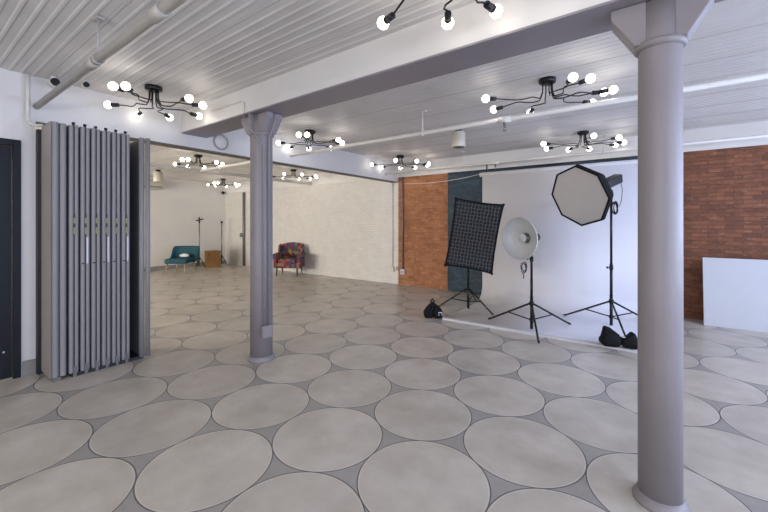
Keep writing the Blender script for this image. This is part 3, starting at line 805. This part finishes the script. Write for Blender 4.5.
sh.add(vs, fs, 0, True).build('back_shell', M['teal'], t, sub=1)
for sx in (-1, 1):
    for y0, y1 in ((-.27, -.34), (.25, .33)):
        MB().tube([(sx*.25, y0, .33), (sx*.30, y1, .0)], [.024, .012], 10).build('leg', M['wood'], t)
T = Matrix.Translation(ctr) @ Matrix.Rotation(math.radians(-52)+PI/2, 4, 'Z')
tc_ = thing('lumbar_cushion', 'small white rectangular cushion on teal chair', 'cushion', mat=T @ Matrix.Translation((.02, .17, .515)) @ Matrix.Rotation(math.radians(-16), 4, 'X'))
cu = MB(); lobe(cu, (0, 0, 0), .15, .04, .055, 0); cu.build('cushion_cover', M['cushion'], tc_)

# patchwork wing armchair
ctr = Vector((-5.60*H, 4.60*H, 0))
t = thing('wing_armchair', 'multicoloured patchwork wing armchair by white brick wall', 'armchair', ctr, math.radians(36)); t.scale = (.92, .92, .95)
rbox(-.36, .36, -.34, .34, .24, .40).build('seat_base', M['patch'], t, bevel=.03, seg=3)
rbox(-.27, .27, -.36, .20, .39, .51).build('seat_cushion', M['patch'], t, bevel=.045, seg=4)
# camel back silhouette in x-z
bk = []
for k in range(17):
    f = k/16; x = -.35+.70*f
    bk.append((x, .93+.07*math.sin(PI*f)**.8))
poly = [(-.35, .30)] + bk + [(.35, .30)]
Tb = Matrix.Translation((0, .20, 0)) @ Matrix.Rotation(math.radians(-8), 4, 'X')
MB().prism(poly, 0, .13, 'y', T=Tb).build('backrest', M['patch'], t, bevel=.04, seg=3)
for sx in (-1, 1):
    wing = [(.30, .50), (.06, .62), (.09, .76), (.15, .90), (.30, .95)]
    MB().prism(wing, sx*.36-.035, sx*.36+.035, 'x').build('wing', M['patch'], t, bevel=.025, seg=3)
    MB().prism([(-.36, .24), (.30, .24), (.30, .62), (-.30, .60), (-.36, .58)], sx*.36-.05, sx*.36+.05, 'x').tube([(sx*.385, -.37, .60), (sx*.385, .28, .62)], .075, 14).build('arm', M['patch'], t, bevel=.01)
    for y0, y1 in ((-.30, -.33), (.29, .34)):
        MB().tube([(sx*.31, y0, .26), (sx*.315, (y0+y1)/2, .13), (sx*.32, y1, 0)], [.03, .024, .014], 8).build('leg', M['dwood'], t)

# stands and wooden box by the far wall
def small_stand(label, X, Y, top, cross):
    p = S(X, Y); t = thing('light_stand', label, 'stand', p, .4)
    MB().tube([(0, 0, .06), (0, 0, top)], .018, 10).build('pole', M['steel'], t)
    MB().tube([(0, 0, .30), (0, 0, .36)], .03, 10).build('collar', M['black'], t)
    for k in range(3):
        a = 2*PI*k/3+.5; c, s = math.cos(a), math.sin(a)
        MB().tube([(.02*c, .02*s, .33), (.19*c, .19*s, .013)], .013, 8).build('leg', M['black'], t)
    if cross: MB().tube([(-.09, -.05, top-.03), (.12, .05, top+.03)], .02, 8).tube([(0, 0, top-.10), (0, 0, top+.09)], .026, 8).build('clamp', M['black'], t)
    else: MB().tube([(0, 0, top-.05), (0, 0, top+.02)], .035, 10).build('clamp', M['black'], t)
small_stand('thin grey light stand with cross clamp, between teal chair and wooden box', -.5136*8.12, 8.12, 1.62, True)
small_stand('thin grey light stand in room corner behind wooden box', -.4515*8.62, 8.62, 1.56, False)
p = S(-.4765*8.28, 8.28)
t = thing('wooden_box', 'brown wooden box on floor by far white wall', 'box', p, az(-48))
MB().box(-.20, .20, -.20, .20, 0, .55).box(-.20, .20, -.20, .20, .55, .56).build('box_body', M['crate'], t, bevel=.006)
MB().box(-.205, .205, -.205, .205, .535, .562).build('box_lid', M['crate'], t, bevel=.004)
# conduit and box on the painted brick
p = thing('wall_conduit', 'grey vertical conduit with junction box on white wall of back room', 'conduit', (-7.63*H, YB, 0))
MB().tube([(0, -.03, .02), (0, -.03, ZB-.04)], .05, 12).build('conduit_run', M['conduit'], p)
MB().box(-.16, .02, -.10, -.0, 1.02, 1.16).build('junction_box', M['conduit'], p, bevel=.005)
p = thing('wall_conduit', 'grey conduit with square outlet box on orange brick wall', 'conduit', (-4.80, YB, 0))
MB().tube([(0, -.022, .36), (0, -.022, ZB)], .020, 10).build('conduit_run', M['conduit'], p)
MB().box(-.055, .055, -.055, 0, .26, .38).build('outlet_box', M['silver'], p, bevel=.005)
MB().box(-.03, .03, -.060, -.054, .29, .35).build('outlet_plate', M['base'], p)
p = thing('wall_conduit', 'thin white conduit with small outlet at edge of white brick wall', 'conduit', (-5.11, YB, 0))
MB().tube([(0, -.016, .40), (0, -.016, HZ)], .012, 8).build('conduit_run', M['pipe'], p)
MB().box(-.05, .05, -.05, 0, .30, .42).build('outlet_box', M['beige'], p, bevel=.004)
p = thing('wall_outlet', 'pale outlet cover low on white brick wall beside thin conduit', 'outlet', (-4.985, YB, 0))
MB().box(-.025, .03, -.03, 0, .33, .45).build('outlet_plate', M['beige'], p, bevel=.004)
MB().box(-.012, .012, -.034, -.029, .36, .42).build('outlet_face', M['base'], p)
o = MB().tube([(-4.78, YB-.015, 2.47), (-4.1, YB-.02, 2.44), (-3.58, 7.29, 2.44), (-3.1, 7.27, 2.48), (-2.66, 7.26, 2.55)], .006, 6).build('hanging_wire', M['pipe'])
tag(o, 'thin pale wire strung across orange brick and top of teal canvas', 'wire')
# air conditioner at the far wall, camera in the far corner
q_ = S(-.629*7.72, 7.72, 1.83)
t = thing('air_conditioner', 'beige wall-mounted unit high on far white wall', 'air conditioner', (XF, 4.93, 2.72))
MB().box(0, .22, -.40, .28, -.14, .13).build('housing', M['beige'], t, bevel=.03, seg=3)
MB().box(.22, .224, -.36, .24, -.10, -.05).build('louver', M['base'], t)
MB().box(0, .02, -.3, .2, -.15, -.12).build('wall_mount', M['base'], t)
t = thing('security_camera', 'tiny black camera high in far corner of back room', 'camera', (XF+.06, YB-.12, 2.62))
MB().ball((0, 0, 0), .05, 12, 8).build('dome', M['black'], t)
MB().box(-.06, 0, -.03, .03, -.02, .06).build('wall_mount', M['black'], t)

# ------------------------------------------------------------------ light
def area(name, loc, rot, sx, sy, power, col):
    l = bpy.data.lights.new(name, 'AREA'); l.shape = 'RECTANGLE'; l.size = sx; l.size_y = sy; l.energy = power; l.color = col
    o = bpy.data.objects.new(name, l); COL.objects.link(o); o.location = loc; o.rotation_euler = rot
for i, y in enumerate((-.15, 2.95, 5.75)):
    area('daylight_and_fill', (XR+.3, y, 1.65), (0, math.radians(90), 0), 1.7, 2.1, 190, (.60, .71, 1.0))
for x in (-11, -8.4):  # unseen fill lamps added to brighten the back room
    area('daylight_and_fill', (x, YR-.3, 1.65), (math.radians(90), 0, 0), 2.2, 1.7, 400, (1.0, .95, .88))
for x in (-2.5, .5):  # fill lamps added behind the camera
    area('daylight_and_fill', (x, YR-.3, 1.65), (math.radians(90), 0, 0), 2.2, 1.7, 105, (1.0, .98, .97))
w = bpy.data.worlds.new('World'); sc.world = w; w.use_nodes = True
w.node_tree.nodes['Background'].inputs[0].default_value = (.7, .8, 1, 1); w.node_tree.nodes['Background'].inputs[1].default_value = .6

# ------------------------------------------------------------------ camera
cam = bpy.data.cameras.new('camera'); co = bpy.data.objects.new('camera', cam); COL.objects.link(co)
cam.sensor_width = 36; cam.lens = 361.1/768*36; cam.shift_y = (223.4-256)/768; cam.shift_x = -.001
cam.clip_start = .05
co.location = (0, 0, H); co.rotation_euler = (PI/2, 0, math.radians(35.83))
sc.camera = co
sc.view_settings.view_transform = 'Standard'; sc.view_settings.look = 'None'
sc.view_settings.exposure = .08
try:
    sc.cycles.use_denoising = True; sc.cycles.denoiser = 'OPENIMAGEDENOISE'
    sc.cycles.max_bounces = 8; sc.cycles.diffuse_bounces = 5; sc.cycles.sample_clamp_indirect = 6
    sc.cycles.caustics_reflective = False; sc.cycles.caustics_refractive = False
except Exception: pass
